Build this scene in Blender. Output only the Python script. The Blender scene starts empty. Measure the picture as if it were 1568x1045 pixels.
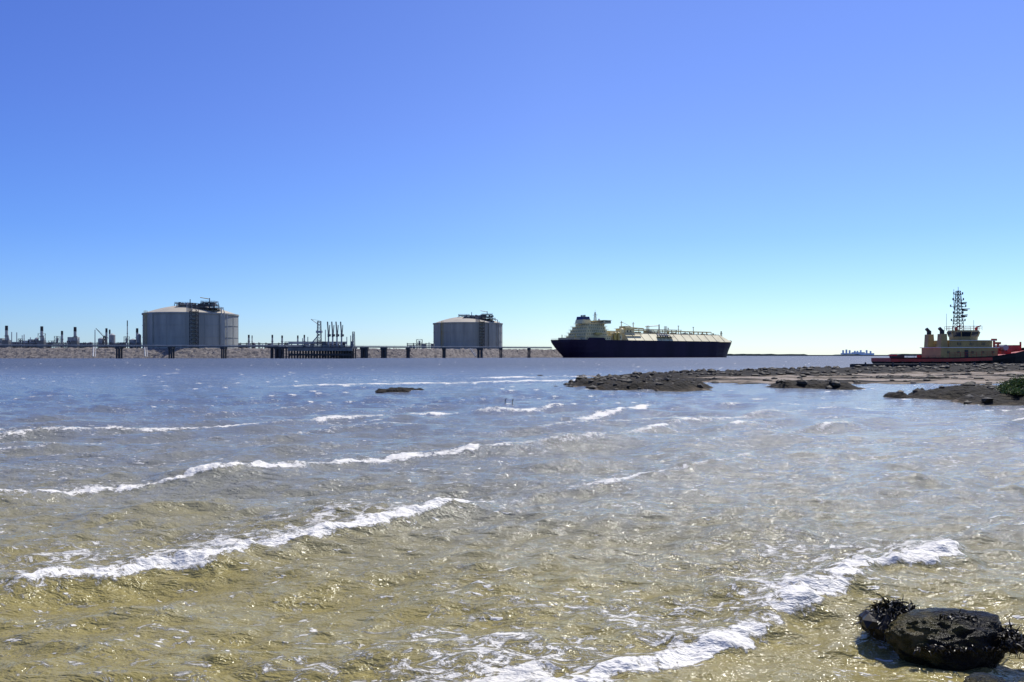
import bpy, math, random
import numpy as np
from mathutils import Vector, Matrix, noise as mnoise
random.seed(7); rng=np.random.default_rng(5)
sc=bpy.context.scene
sc.view_settings.view_transform='Standard'
try: sc.view_settings.look='None'
except: pass
sc.view_settings.exposure=0
F=1219.0   # camera focal length in image pixels
def pixel_x(b,d): return (b-784)/F*d      # image pixel column b + range d -> world x
SUN_AZ=math.radians(36); SUN_EL=math.radians(55)
S=Vector((math.cos(SUN_EL)*math.sin(SUN_AZ),math.cos(SUN_EL)*math.cos(SUN_AZ),math.sin(SUN_EL)))

# ---------------- world ----------------
w=bpy.data.worlds.new("sky"); sc.world=w; w.use_nodes=True
nt=w.node_tree; nt.nodes.clear()
o=nt.nodes.new('ShaderNodeOutputWorld'); bg=nt.nodes.new('ShaderNodeBackground')
sky=nt.nodes.new('ShaderNodeTexSky'); sky.sky_type='NISHITA'; sky.sun_disc=False
sky.sun_elevation=SUN_EL; sky.sun_rotation=SUN_AZ
sky.air_density=1.0; sky.dust_density=0.1; sky.ozone_density=3.0; sky.altitude=0
def wmul(a,b):
    t_=nt.nodes.new('ShaderNodeMix'); t_.data_type='RGBA'; t_.blend_type='MULTIPLY'; t_.inputs[0].default_value=1
    nt.links.new(a,t_.inputs[6]); nt.links.new(b,t_.inputs[7]); return t_.outputs[2]
wt=nt.nodes.new('ShaderNodeTexCoord'); ws=nt.nodes.new('ShaderNodeSeparateXYZ'); wr=nt.nodes.new('ShaderNodeValToRGB')
nt.links.new(wt.outputs['Generated'],ws.inputs[0]); nt.links.new(ws.outputs[2],wr.inputs[0])
el=wr.color_ramp.elements
el[0].position=0.0; el[0].color=(0.66,0.79,1.0,1); el[1].position=0.55; el[1].color=(0.60,0.62,1.0,1)
for p_,c_ in ((0.05,(0.61,0.76,1.0,1)),(0.14,(0.53,0.68,1.0,1)),(0.28,(0.58,0.64,1.0,1))):
    q_=el.new(p_); q_.color=c_
wd=nt.nodes.new('ShaderNodeMapRange'); nt.links.new(ws.outputs[0],wd.inputs[0])
wd.inputs[1].default_value=-0.6; wd.inputs[2].default_value=0.05; wd.inputs[3].default_value=0.0; wd.inputs[4].default_value=1.0
wr2=nt.nodes.new('ShaderNodeValToRGB'); wr2.color_ramp.elements[0].color=(0.62,0.74,0.95,1); wr2.color_ramp.elements[1].color=(1,1,1,1)
nt.links.new(wd.outputs[0],wr2.inputs[0])
nt.links.new(wmul(wmul(sky.outputs[0],wr.outputs[0]),wr2.outputs[0]),bg.inputs[0])
bg.inputs[1].default_value=0.15
nt.links.new(bg.outputs[0],o.inputs[0])
sl=bpy.data.lights.new("sun","SUN"); sl.energy=4.6; sl.angle=math.radians(0.5); sl.color=(1,0.96,0.88)
so=bpy.data.objects.new("sun",sl); sc.collection.objects.link(so)
so.rotation_euler=(-S).to_track_quat('-Z','Y').to_euler(); so.location=(0,0,60)

# ---------------- camera ----------------
cd=bpy.data.cameras.new("camera"); cam=bpy.data.objects.new("camera",cd); sc.collection.objects.link(cam)
cam.location=(0,0,3.0); cam.rotation_euler=(math.radians(90),0,0)
cd.sensor_width=36; cd.lens=36*F/1568; cd.shift_y=21.5/1568; cd.clip_start=0.1; cd.clip_end=40000
sc.camera=cam

# ---------------- materials ----------------
def mat(name,c1,c2=None,rough=0.7,scale=1.0,bump=0.0,metal=0.0,detail=6,bscale=None,stretch=None,spec=0.5):
    m=bpy.data.materials.new(name); m.use_nodes=True; n=m.node_tree; b=n.nodes['Principled BSDF']
    b.inputs['Roughness'].default_value=rough; b.inputs['Metallic'].default_value=metal; b.inputs['Specular IOR Level'].default_value=spec
    if c2 is None: c2=tuple(x*0.7 for x in c1)
    tc=n.nodes.new('ShaderNodeTexCoord'); src=tc.outputs['Object']
    if stretch:
        mp=n.nodes.new('ShaderNodeMapping'); mp.inputs['Scale'].default_value=stretch
        n.links.new(src,mp.inputs[0]); src=mp.outputs[0]
    nz=n.nodes.new('ShaderNodeTexNoise'); nz.inputs['Scale'].default_value=scale; nz.inputs['Detail'].default_value=detail
    nz.inputs['Roughness'].default_value=0.65
    n.links.new(src,nz.inputs['Vector'])
    r=n.nodes.new('ShaderNodeValToRGB'); r.color_ramp.elements[0].position=0.35; r.color_ramp.elements[1].position=0.65
    r.color_ramp.elements[0].color=(*c2,1); r.color_ramp.elements[1].color=(*c1,1)
    n.links.new(nz.outputs[0],r.inputs[0]); n.links.new(r.outputs[0],b.inputs['Base Color'])
    if bump:
        n2=n.nodes.new('ShaderNodeTexNoise'); n2.inputs['Scale'].default_value=bscale or scale*4; n2.inputs['Detail'].default_value=8
        n.links.new(tc.outputs['Object'],n2.inputs['Vector'])
        bp=n.nodes.new('ShaderNodeBump'); bp.inputs['Strength'].default_value=0.8; bp.inputs['Distance'].default_value=bump
        n.links.new(n2.outputs[0],bp.inputs['Height']); n.links.new(bp.outputs[0],b.inputs['Normal'])
    return m
M={}
M['concrete']=mat('concrete',(0.36,0.37,0.34),(0.25,0.26,0.25),0.85,0.12,stretch=(1,1,0.12))
M['dome']=mat('dome_concrete',(0.50,0.45,0.34),(0.40,0.36,0.28),0.8,0.05)
M['steel']=mat('grey_steel',(0.16,0.17,0.18),(0.08,0.085,0.09),0.6,0.3)
M['dark']=mat('dark_steel',(0.035,0.037,0.045),(0.015,0.016,0.02),0.6,0.5)
M['pale']=mat('pale_painted_steel',(0.42,0.43,0.43),(0.25,0.26,0.27),0.6,0.2)
M['hull']=mat('navy_hull_paint',(0.022,0.013,0.038),(0.013,0.008,0.024),0.6,0.05,stretch=(1,1,0.2),spec=0.15)
M['boot']=mat('boot_topping',(0.10,0.02,0.02),None,0.7,0.1,spec=0.2)
M['cream']=mat('cream_ship_paint',(0.72,0.64,0.38),(0.54,0.48,0.28),0.55,0.12)
M['creamd']=mat('weathered_cream_paint',(0.40,0.36,0.22),(0.22,0.20,0.13),0.6,0.15)
M['yellow']=mat('ochre_pipe_paint',(0.55,0.42,0.10),(0.35,0.26,0.08),0.5,0.3)
M['blue']=mat('funnel_blue',(0.02,0.035,0.13),None,0.5,0.2)
M['glass']=mat('window_glass',(0.02,0.03,0.04),None,0.1,0.2)
M['red']=mat('red_paint',(0.50,0.03,0.02),(0.28,0.02,0.015),0.45,0.6)
M['white']=mat('white_paint',(0.75,0.75,0.72),(0.6,0.6,0.58),0.5,0.4)
M['tugcream']=mat('tug_buff_paint',(0.44,0.31,0.10),(0.30,0.21,0.08),0.5,0.5)
M['rubber']=mat('black_rubber',(0.015,0.015,0.016),None,0.7,1.0,spec=0.2)
M['haze']=mat('far_plant_haze',(0.62,0.70,0.78),(0.52,0.62,0.74),0.9,0.05)  # pale blue air haze put into the base colour of the distant plant

# ---------------- mesh builder ----------------
class MB:
    def __init__(s): s.v=[]; s.f=[]; s.m=[]; s.mats=[]
    def mi(s,k):
        if k not in s.mats: s.mats.append(k)
        return s.mats.index(k)
    def add(s,vs,fs,k):
        b=len(s.v); s.v+= [tuple(p) for p in vs]; i=s.mi(k)
        for f in fs: s.f.append([b+q for q in f]); s.m.append(i)
    def box(s,x0,x1,y0,y1,z0,z1,k,tx=0):
        vs=[(x,y,z) for z in (z0,z1) for y in (y0,y1) for x in (x0,x1)]
        if tx: vs=[(x+(tx if (z==z1 and x==x0) else (-tx if z==z1 else 0)),y,z) for x,y,z in vs]
        s.add(vs,[(0,2,3,1),(4,5,7,6),(0,1,5,4),(2,6,7,3),(0,4,6,2),(1,3,7,5)],k)
    def bc(s,x,y,z0,sx,sy,h,k): s.box(x-sx/2,x+sx/2,y-sy/2,y+sy/2,z0,z0+h,k)
    def cyl(s,x,y,z0,z1,r0,r1,k,n=12):
        vs=[]
        for z,r in ((z0,r0),(z1,r1)):
            for i in range(n):
                a=2*math.pi*i/n; vs.append((x+r*math.cos(a),y+r*math.sin(a),z))
        fs=[(i,(i+1)%n,n+(i+1)%n,n+i) for i in range(n)]+[tuple(range(n,2*n)),tuple(range(n-1,-1,-1))]
        s.add(vs,fs,k)
    def bar(s,p,q,r,k,n=5):
        p=Vector(p);q=Vector(q); d=(q-p)
        if d.length<1e-6: return
        d.normalize(); u=d.orthogonal().normalized(); v=d.cross(u)
        vs=[c+r*(math.cos(2*math.pi*i/n)*u+math.sin(2*math.pi*i/n)*v) for c in (p,q) for i in range(n)]
        fs=[(i,(i+1)%n,n+(i+1)%n,n+i) for i in range(n)]+[tuple(range(n,2*n)),tuple(range(n-1,-1,-1))]
        s.add(vs,fs,k)
    def rail(s,pts,h,r,k,step=2.0):
        for a,b in zip(pts,pts[1:]):
            a=Vector(a);b=Vector(b); L=(b-a).length; n=max(1,int(L/step))
            for j in (0.5,1.0): s.bar(a+Vector((0,0,h*j)),b+Vector((0,0,h*j)),r,k,4)
            for i in range(n+1):
                p=a.lerp(b,i/n); s.bar(p,p+Vector((0,0,h)),r,k,4)
    def lattice(s,x,y,z0,z1,w0,w1,k,r=0.12,n=6):
        prev=None
        for i in range(n+1):
            t=i/n; z=z0+(z1-z0)*t; w=(w0+(w1-w0)*t)/2
            c=[Vector((x+a*w,y+b*w,z)) for a,b in ((-1,-1),(1,-1),(1,1),(-1,1))]
            for j in range(4): s.bar(c[j],c[(j+1)%4],r*0.7,k,4)
            if prev:
                for j in range(4):
                    s.bar(prev[j],c[j],r,k,4); s.bar(prev[j],c[(j+1)%4],r*0.6,k,4)
            prev=c
    def obj(s,name,parent=None,smooth=False):
        me=bpy.data.meshes.new(name); me.from_pydata(s.v,[],s.f)
        for k in s.mats: me.materials.append(M[k])
        me.polygons.foreach_set('material_index',s.m)
        if smooth: me.polygons.foreach_set('use_smooth',[True]*len(s.f))
        me.update()
        ob=bpy.data.objects.new(name,me); sc.collection.objects.link(ob)
        if parent: ob.parent=parent
        return ob
def empty(name,loc,rz=0):
    e=bpy.data.objects.new(name,None); sc.collection.objects.link(e); e.location=loc; e.rotation_euler=(0,0,rz); e.empty_display_size=1
    return e

# ---------------- numpy noise ----------------
LAT=rng.random((256,256))
def vnoise(x,y):
    xi=np.floor(x).astype(int); yi=np.floor(y).astype(int); fx=x-xi; fy=y-yi
    fx=fx*fx*(3-2*fx); fy=fy*fy*(3-2*fy)
    a=LAT[xi&255,yi&255]; b=LAT[(xi+1)&255,yi&255]; c=LAT[xi&255,(yi+1)&255]; d=LAT[(xi+1)&255,(yi+1)&255]
    return (a*(1-fx)+b*fx)*(1-fy)+(c*(1-fx)+d*fx)*fy
def fbm(x,y,o=4):
    s=0;a=0.5;t=0
    for i in range(o):
        s=s+a*vnoise(x+17.3*i,y+9.1*i); t+=a; a*=0.5; x=x*2.03; y=y*2.03
    return s/t
def sstep(a,b,x):
    t=np.clip((x-a)/(b-a),0,1); return t*t*(3-2*t)
def grid_mesh(name,X,Y,Z,attrs,material):
    R,C=X.shape
    me=bpy.data.meshes.new(name)
    co=np.stack([X,Y,Z],-1).reshape(-1,3).astype(np.float32)
    idx=np.arange(R*C).reshape(R,C)
    q=np.stack([idx[:-1,:-1],idx[:-1,1:],idx[1:,1:],idx[1:,:-1]],-1).reshape(-1,4)
    me.vertices.add(len(co)); me.vertices.foreach_set('co',co.ravel())
    me.loops.add(q.size); me.loops.foreach_set('vertex_index',q.ravel().astype(np.int32))
    me.polygons.add(len(q)); me.polygons.foreach_set('loop_start',np.arange(0,q.size,4,dtype=np.int32))
    me.polygons.foreach_set('use_smooth',np.ones(len(q),bool))
    me.update(calc_edges=True)
    for k,a in attrs.items():
        at=me.attributes.new(k,'FLOAT','POINT'); at.data.foreach_set('value',a.ravel().astype(np.float32))
    me.materials.append(material)
    ob=bpy.data.objects.new(name,me); sc.collection.objects.link(ob); return ob

# ---------------- water ----------------
def water_mat():
    m=bpy.data.materials.new('murky_sea_water'); m.use_nodes=True; n=m.node_tree; L=n.links
    b=n.nodes['Principled BSDF']
    geo=n.nodes.new('ShaderNodeNewGeometry'); pos=geo.outputs['Position']
    def mapping(sx,sy,rot=0):
        a=n.nodes.new('ShaderNodeMapping'); a.inputs['Scale'].default_value=(sx,sy,1); a.inputs['Rotation'].default_value=(0,0,rot); L.new(pos,a.inputs[0]); return a.outputs[0]
    def noise(src,scale,det=4,rough=0.6,dist=0):
        a=n.nodes.new('ShaderNodeTexNoise'); a.inputs['Scale'].default_value=scale; a.inputs['Detail'].default_value=det; a.inputs['Roughness'].default_value=rough; a.inputs['Distortion'].default_value=dist
        L.new(src,a.inputs['Vector']); return a.outputs[0]
    def math_(op,a,bb=None,c=None):
        x=n.nodes.new('ShaderNodeMath'); x.operation=op
        for i,v in enumerate((a,bb,c)):
            if v is None: continue
            if isinstance(v,(int,float)): x.inputs[i].default_value=v
            else: L.new(v,x.inputs[i])
        return x.outputs[0]
    def mr(v,a,bb,c=0,d=1):
        x=n.nodes.new('ShaderNodeMapRange'); x.interpolation_type='SMOOTHSTEP'
        L.new(v,x.inputs[0]); x.inputs[1].default_value=a; x.inputs[2].default_value=bb; x.inputs[3].default_value=c; x.inputs[4].default_value=d
        return x.outputs[0]
    def attr(nm):
        a=n.nodes.new('ShaderNodeAttribute'); a.attribute_name=nm; return a.outputs['Fac']
    strm=mapping(0.5,1,math.radians(-8))
    ripA=noise(strm,3.6,4,0.65,0.4)
    ripB=noise(mapping(0.7,1,0.3),13,3,0.6,0.3)
    big=noise(strm,0.9,3,0.6)
    h=math_('ADD',math_('MULTIPLY',ripA,0.20),math_('MULTIPLY',ripB,0.060))
    h=math_('ADD',h,math_('MULTIPLY',big,0.26))
    foam=attr('foam'); lace=attr('lace'); sed_glow=attr('sed_glow'); rgh=attr('rgh')
    fn=noise(pos,8.0,6,0.75,0.5)
    fn2=noise(pos,2.2,4,0.7,0.3)
    fsum=math_('ADD',math_('MULTIPLY',math_('SUBTRACT',fn,0.5),2.1),math_('MULTIPLY',math_('SUBTRACT',fn2,0.5),1.2))
    fm=mr(math_('ADD',foam,fsum),0.34,0.60)
    fm=math_('MULTIPLY',fm,mr(foam,0.03,0.2))
    ln=noise(mapping(0.6,1,0),5.0,6,0.8,1.2)
    lm=mr(math_('ADD',math_('MULTIPLY',lace,0.16),ln),0.605,0.69)
    lm=math_('MULTIPLY',math_('MULTIPLY',lm,mr(lace,0.03,0.3)),0.9)
    fl=noise(mapping(0.40,1,0.1),9.0,3,0.6,0.2); fl2=noise(strm,0.55,3,0.6)
    flm=math_('MULTIPLY',mr(math_('ADD',fl,math_('MULTIPLY',fl2,0.36)),0.83,0.88),0.9)  # small whitecap flecks, also sun glitter painted white into the base colour
    flB=noise(mapping(0.30,1,0.15),2.6,3,0.6,0.2)
    flC=math_('MULTIPLY',math_('MULTIPLY',mr(math_('ADD',flB,math_('MULTIPLY',fn2,0.40)),0.835,0.89),mr(rgh,0.13,0.2)),0.9)
    mask=math_('MAXIMUM',math_('MAXIMUM',fm,lm),math_('MAXIMUM',flm,flC))
    h=math_('ADD',h,math_('MULTIPLY',mask,0.03))
    bp=n.nodes.new('ShaderNodeBump'); bp.inputs['Strength'].default_value=1; bp.inputs['Distance'].default_value=0.6
    L.new(h,bp.inputs['Height'])
    L.new(bp.outputs[0],b.inputs['Normal'])
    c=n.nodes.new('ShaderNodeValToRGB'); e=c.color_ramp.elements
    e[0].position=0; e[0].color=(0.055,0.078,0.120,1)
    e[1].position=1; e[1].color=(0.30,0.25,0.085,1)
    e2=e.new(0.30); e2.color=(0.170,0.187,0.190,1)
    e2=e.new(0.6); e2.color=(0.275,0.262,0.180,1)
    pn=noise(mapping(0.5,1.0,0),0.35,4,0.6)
    L.new(math_('ADD',sed_glow,math_('MULTIPLY',math_('SUBTRACT',pn,0.5),0.35)),c.inputs[0])
    mx=n.nodes.new('ShaderNodeMix'); mx.data_type='RGBA'; L.new(mask,mx.inputs[0]); L.new(c.outputs[0],mx.inputs[6]); mx.inputs[7].default_value=(0.80,0.77,0.68,1)
    L.new(mx.outputs[2],b.inputs['Base Color'])
    L.new(math_('MAXIMUM',rgh,math_('MULTIPLY',mask,0.7)),b.inputs['Roughness'])
    b.inputs['IOR'].default_value=1.34
    return m
t=np.arange(720,12,-1.2); t2=np.geomspace(12,0.12,60)
T=np.concatenate([t,t2]); D=3657/T
az=np.radians(np.linspace(-52,52,960))
DD,AA=np.meshgrid(D,az,indexing='ij')
X=DD*np.tan(AA)*0.95; Y=DD.copy()
sp=DD*DD/3657*1.2
Z=np.zeros_like(X); foam=np.zeros_like(X); lace=np.zeros_like(X)
th=math.radians(42); nx,ny=math.sin(th),-math.cos(th); tx,ty=math.cos(th),math.sin(th)
A_=X*tx+Y*ty
def crest(pts,wf=0.38,wb=1.2,fw=0.17):
    global Z,foam,lace
    P=np.array(pts,float)
    lo=P[:,:2].min(0)-7; hi=P[:,:2].max(0)+7
    mk=(X>lo[0])&(X<hi[0])&(Y>lo[1])&(Y<hi[1])
    x=X[mk];y=Y[mk]
    x=x+(fbm(x*0.9,y*0.9,4)-0.5)*1.2; y=y+(fbm(x*0.9+40,y*0.9,4)-0.5)*1.2
    best=np.full(x.shape,1e9); sg=np.zeros_like(x); aa=np.zeros_like(x); ff=np.zeros_like(x); ll=np.zeros_like(x)
    for p,q in zip(P,P[1:]):
        d=q[:2]-p[:2]; L2=(d**2).sum(); Ln=math.sqrt(L2)
        u=((x-p[0])*d[0]+(y-p[1])*d[1])/L2; uc=np.clip(u,0,1)
        ds=np.hypot(x-p[0]-uc*d[0],y-p[1]-uc*d[1])
        sd=((x-p[0])*d[1]-(y-p[1])*d[0])/Ln
        c=ds<best
        best=np.where(c,ds,best); sg=np.where(c,np.sign(sd)*ds,sg)
        for arr,k in ((aa,2),(ff,3),(ll,4)):
            arr[c]=(p[k]+(q[k]-p[k])*uc)[c]
    prof=np.where(sg>0,np.exp(-(sg/wf)**2),np.exp(-(sg/wb)**2)*0.85+0.15*np.exp(-(sg/0.3)**2))
    prof2=-0.25*np.exp(-((sg-1.1)/0.7)**2)
    nn=fbm(x*1.3+5,y*1.3,4)
    Z[mk]+=0.62*aa*(prof+prof2)*(0.75+0.5*nn)
    f=ff*np.where(sg>0.08,np.exp(-((sg-0.08)/fw)**2),np.exp(-((sg-0.08)/(fw*1.6))**2))*(0.45+1.0*nn)
    foam[mk]=np.maximum(foam[mk],f)
    l=ll*sstep(0.5,-0.2,sg)*sstep(-4.2,-0.4,sg)*(0.3+1.2*nn)
    lace[mk]=np.maximum(lace[mk],l)
crest([(-12,7,.2,.7,.6),(-6.82,10.6,.24,.75,.8),(-6.16,10.98,.24,.7,.7),(-5.53,11.54,.26,1.05,.9),(-4.38,12.31,.27,.85,.9),(-3.15,13.54,.25,1.0,1.0),(-1.98,14.75,.25,1.15,.9),(-0.73,16.4,.22,1.1,.5),(-0.2,16.9,.16,.3,.2),(.99,18.3,.14,.25,.1),(2.2,19.4,.16,.65,.2),(3.23,20.1,.16,.8,.2),(5.38,22.16,.14,.55,.1),(7.22,24.06,.12,.45,.1),(10,27,.05,0,0)])
crest([(-17,13,.15,.5,.2),(-11.09,17.25,.2,.85,.35),(-9.65,18.56,.2,.7,.3),(-7.82,20.1,.22,.95,.35),(-6.04,21.4,.22,.9,.2),(-5.6,21.9,.18,.5,.1),(-4.48,22.9,.2,.95,.2),(-2.66,24.2,.2,.75,.1),(-.3,26.1,.2,.75,.1),(1.96,27.7,.15,.45,.1),(5.9,33.2,.2,.8,.1),(7.7,36.6,.15,.3,0)],0.45,1.3,.2)
crest([(-.6,6.2,.15,.9,1.1),(.70,7.31,.16,.95,1.1),(1.39,7.86,.18,.8,1.0),(1.8,8.26,.22,1.05,.9),(2.5,8.81,.24,1.2,.8),(2.9,9.3,.2,.5,.6),(3.78,10.1,.24,.85,.9),(4.86,10.85,.26,1.0,1.1),(5.8,11.8,.28,1.25,1.1),(6.85,12.83,.27,1.3,.9),(7.3,13.3,.12,.15,.3),(9.6,14.9,.08,.1,.1)],0.35,1.0,.2)
crest([(-24,20,.15,.6,0),(-16.2,25.2,.18,.5,.1),(-13,27.1,.18,.4,.1),(-10,30,.15,.3,0),(-7,33,.15,.4,0),(-3,36,.15,.5,0)],0.5,1.4,.22)
crest([(-24,26,.15,.4,0),(-16,31.6,.2,.65,.1),(-11.9,34.2,.2,.9,.2),(-10,36,.18,.4,.1),(-8.25,38.1,.22,.95,.2),(-6,39.6,.15,.3,.1),(-3.84,41.1,.22,.95,.2),(-2,41.8,.18,.4,.1),(.56,42.5,.25,1.0,.2),(1.5,44.5,.18,.5,.1),(2.96,47.5,.2,.8,.1)],0.55,1.5,.28)
crest([(3.0,38,.2,.7,.1),(3.35,38.5,.2,.8,.1),(5.26,41.1,.22,.9,.1),(7.35,45.7,.22,.9,.1),(8.5,49,.15,.4,0)],0.5,1.4,.25)
crest([(9.5,34,.15,.7,.1),(10.6,35.2,.15,.7,.1),(11.6,36,.1,.2,.1)],0.5,1.4,.25)
crest([(12.5,33,.12,.5,.2),(13.8,34,.12,.8,.2),(15.2,34.6,.1,.2,.1)],0.5,1.4,.2)
crest([(-22,74,.2,.4,.1),(-18,78,.25,.8,.2),(-10,82,.3,.9,.2),(-4,84,.3,.7,.2),(0,88,.3,.95,.2),(8,92,.3,.9,.2),(12,97,.2,.5,.1)],1.2,2.5,1.0)
crest([(-4,100,.3,.7,.2),(0,105,.3,.9,.2),(8,108,.3,.9,.2),(14,112,.2,.5,.1)],1.5,3,1.3)
PH=X*nx+Y*ny+(fbm(X*0.03,Y*0.03,3)-0.5)*16
far=sstep(14,34,DD)*sstep(900,200,DD)
cyc=(PH/4.6)%1.0
pk=np.exp(-((cyc-0.5)/0.13)**2)
m1=fbm(A_*0.16,PH*0.4+31,4)
Z+=far*pk*0.13*sstep(1.6,0.3,sp/3)*(0.4+m1)
foam=np.maximum(foam,far*np.exp(-((cyc-0.52)/0.045)**2)*sstep(0.48,0.70,m1)*0.66)
m2=fbm(X*0.5+90,Y*1.4+11,4); m3=fbm(X*0.05,Y*0.05+60,2)
flk=sstep(0.60,0.78,m2)*sstep(0.35,0.6,m3)*sstep(300,60,DD)
foam=np.maximum(foam,flk*0.24)
lace=np.maximum(lace,sstep(0.42,0.68,fbm(X*0.16+7,Y*0.3+3,3))*0.27*sstep(70,12,DD))
for i in range(64):
    lam=0.32*(7.0/0.32)**(rng.random()**1.2)
    a=math.radians(rng.normal(-72,30)); k=2*math.pi/lam
    amp=0.0080*lam**0.72
    wgt=sstep(2.0,4.0,lam/sp)
    pz=k*(X*math.cos(a)+Y*math.sin(a))+rng.uniform(0,6.28)+4.4*(vnoise(X/lam*0.35+i*7,Y/lam*0.35)-0.5)
    Z+=wgt*amp*((1-2*np.abs(np.sin(pz/2))) if i%3 else np.sin(pz))
Z+=sstep(0.2,0.9,foam)*(fbm(X*6,Y*6,3)-0.45)*0.13*sstep(60,20,DD)
sed_glow=0.50*sstep(19,7.0,DD+X*0.25)+0.36*sstep(60,12,DD)+0.20*sstep(240,40,DD)
sed_glow=np.clip(sed_glow+0.8*np.clip(Z,0,.25)*sstep(40,12,DD)+0.12*sstep(-2,8,X)*sstep(60,30,DD),0,1)  # crest height yellows the sediment colour, painting in light through thin crests
cal=1-0.6*sstep(12,26,X)*sstep(32,50,Y)*sstep(600,200,Y)
Z*=cal
rgh=0.12+0.42*sstep(25,260,DD)
water=grid_mesh('water',X,Y,Z,{'foam':foam,'lace':lace,'sed_glow':sed_glow,'rgh':rgh},water_mat())

# ---------------- ground (sea bed + shore) one sheet ----------------
M['mud']=mat('seabed_mud',(0.16,0.12,0.07),(0.09,0.07,0.04),0.9,0.3,0.1)
gx=np.concatenate([-np.geomspace(20000,12,26),np.linspace(-10,10,21),np.geomspace(12,20000,26)])
gy=np.concatenate([-np.geomspace(15000,12,20),np.linspace(-10,6,17),np.geomspace(8,25000,26)])
GX,GY=np.meshgrid(gx,gy)
GZ=np.where(GY<4,1.4-0.28*(GY+2),-1.3); GZ=np.clip(GZ,-1.5,1.35)+0.0*GX
GZ=np.where(GY>6,-2.0-0.002*np.minimum(GY,1500),GZ)
grid_mesh('ground',GX,GY,GZ,{},M['mud'])

# ---------------- mudflat / sand spit ----------------
def land_mat(name):
    m=bpy.data.materials.new(name); m.use_nodes=True; n=m.node_tree; L=n.links; b=n.nodes['Principled BSDF']
    tc=n.nodes.new('ShaderNodeTexCoord')
    a=n.nodes.new('ShaderNodeAttribute'); a.attribute_name='dark'
    nz=n.nodes.new('ShaderNodeTexNoise'); nz.inputs['Scale'].default_value=0.9; nz.inputs['Detail'].default_value=8; nz.inputs['Roughness'].default_value=0.7
    L.new(tc.outputs['Object'],nz.inputs['Vector'])
    ad=n.nodes.new('ShaderNodeMath'); ad.operation='ADD'; L.new(a.outputs['Fac'],ad.inputs[0])
    s=n.nodes.new('ShaderNodeMath'); s.operation='MULTIPLY_ADD'; L.new(nz.outputs[0],s.inputs[0]); s.inputs[1].default_value=1.6; s.inputs[2].default_value=-0.8; L.new(s.outputs[0],ad.inputs[1])
    r=n.nodes.new('ShaderNodeValToRGB'); e=r.color_ramp.elements
    e[0].position=0.05; e[0].color=(0.36,0.30,0.235,1); e[1].position=0.95; e[1].color=(0.022,0.019,0.013,1)
    x=e.new(0.38); x.color=(0.23,0.185,0.13,1); x=e.new(0.60); x.color=(0.065,0.050,0.030,1)
    L.new(ad.outputs[0],r.inputs[0]); L.new(r.outputs[0],b.inputs['Base Color'])
    b.inputs['Roughness'].default_value=0.85; b.inputs['Specular IOR Level'].default_value=0.15
    n2=n.nodes.new('ShaderNodeTexNoise'); n2.inputs['Scale'].default_value=3; n2.inputs['Detail'].default_value=8; L.new(tc.outputs['Object'],n2.inputs['Vector'])
    bp=n.nodes.new('ShaderNodeBump'); bp.inputs['Distance'].default_value=0.35; L.new(n2.outputs[0],bp.inputs['Height']); L.new(bp.outputs[0],b.inputs['Normal'])
    return m
M['land']=land_mat('sandy_mud')
gx=np.linspace(0,190,640); gy=np.concatenate([np.arange(38,100,0.3),np.arange(100,230,0.8)])
GX,GY=np.meshgrid(gx,gy)
wx=GX+(fbm(GX*0.15,GY*0.12,4)-0.5)*9; wy=GY+(fbm(GX*0.15+50,GY*0.15,4)-0.5)*9
def blob(cx,cy,rx,ry): return 1-np.sqrt(((wx-cx)/rx)**2+((wy-cy)/ry)**2)
bA=blob(12.0,76,6.4,9.5); bC=blob(28.5,75,4.6,5.2); bD=blob(37,51,9.5,9)
bF=blob(27,55,1.6,1.6); bG=blob(32,58,2.0,2)
near=np.interp(GX,[0,16,22,28,40,60,100,200],[126,98,84,80,84,84,92,100])
farr=np.interp(GX,[0,14,22,60,110,200],[112,112,116,142,162,176])
band=np.minimum(wy-near,farr-wy)
H=-0.7*np.ones_like(GX)
H=np.maximum(H,np.clip(bA*2.4,-0.7,0.50)+(fbm(GX*0.9,GY*0.9,4)-0.5)*0.8)
H=np.maximum(H,np.clip(bC*2.0,-0.7,0.45)+(fbm(GX*1.0,GY*0.9+9,4)-0.5)*0.7)
H=np.maximum(H,np.clip(bD*2.2,-0.7,0.75)+(fbm(GX*0.9,GY*0.9+30,4)-0.5)*0.6)
H=np.maximum(H,np.clip(bF*1.5,-0.7,0.3)+(fbm(GX*1.2,GY*1.2+30,4)-0.5)*0.4)
H=np.maximum(H,np.clip(bG*1.5,-0.7,0.2)+(fbm(GX*1.2,GY*1.2+70,4)-0.5)*0.4)
hb=np.clip(band*0.035,-0.6,0.22)
ridge=np.exp(-((wy-(farr-12))/10.0)**2)*np.interp(GX,[0,20,40,110,200],[0.3,0.5,0.7,1.05,1.1])
hb=hb+np.where(band>0,ridge*sstep(0,10,band)*(0.6+0.8*fbm(GX*.2,GY*.2,4)),0)+(fbm(GX*0.4,GY*0.5,4)-0.5)*0.25
H=np.maximum(H,hb)
dark=np.zeros_like(GX)
for b_ in (bA,bC,bD,bF,bG): dark=np.maximum(dark,sstep(-0.15,0.1,b_)*1.0)
dark=np.maximum(dark,sstep(0.08,0.32,ridge)*0.95)
dark=np.maximum(dark,0.45*sstep(0.45,0.6,fbm(GX*0.08,GY*0.25,4)))
dark=np.maximum(dark,0.95*sstep(0.49,0.60,fbm(GX*0.12+20,GY*0.3+8,4)))
dark=np.maximum(dark,0.6*sstep(0.12,0.0,H))
grid_mesh('mudflat',GX,GY,H,{'dark':dark},M['land'])
def height_at(x,y):
    i=np.clip(np.searchsorted(gx,x),0,len(gx)-1); j=np.clip(np.searchsorted(gy,y),0,len(gy)-1); return H[j,i]
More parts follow.
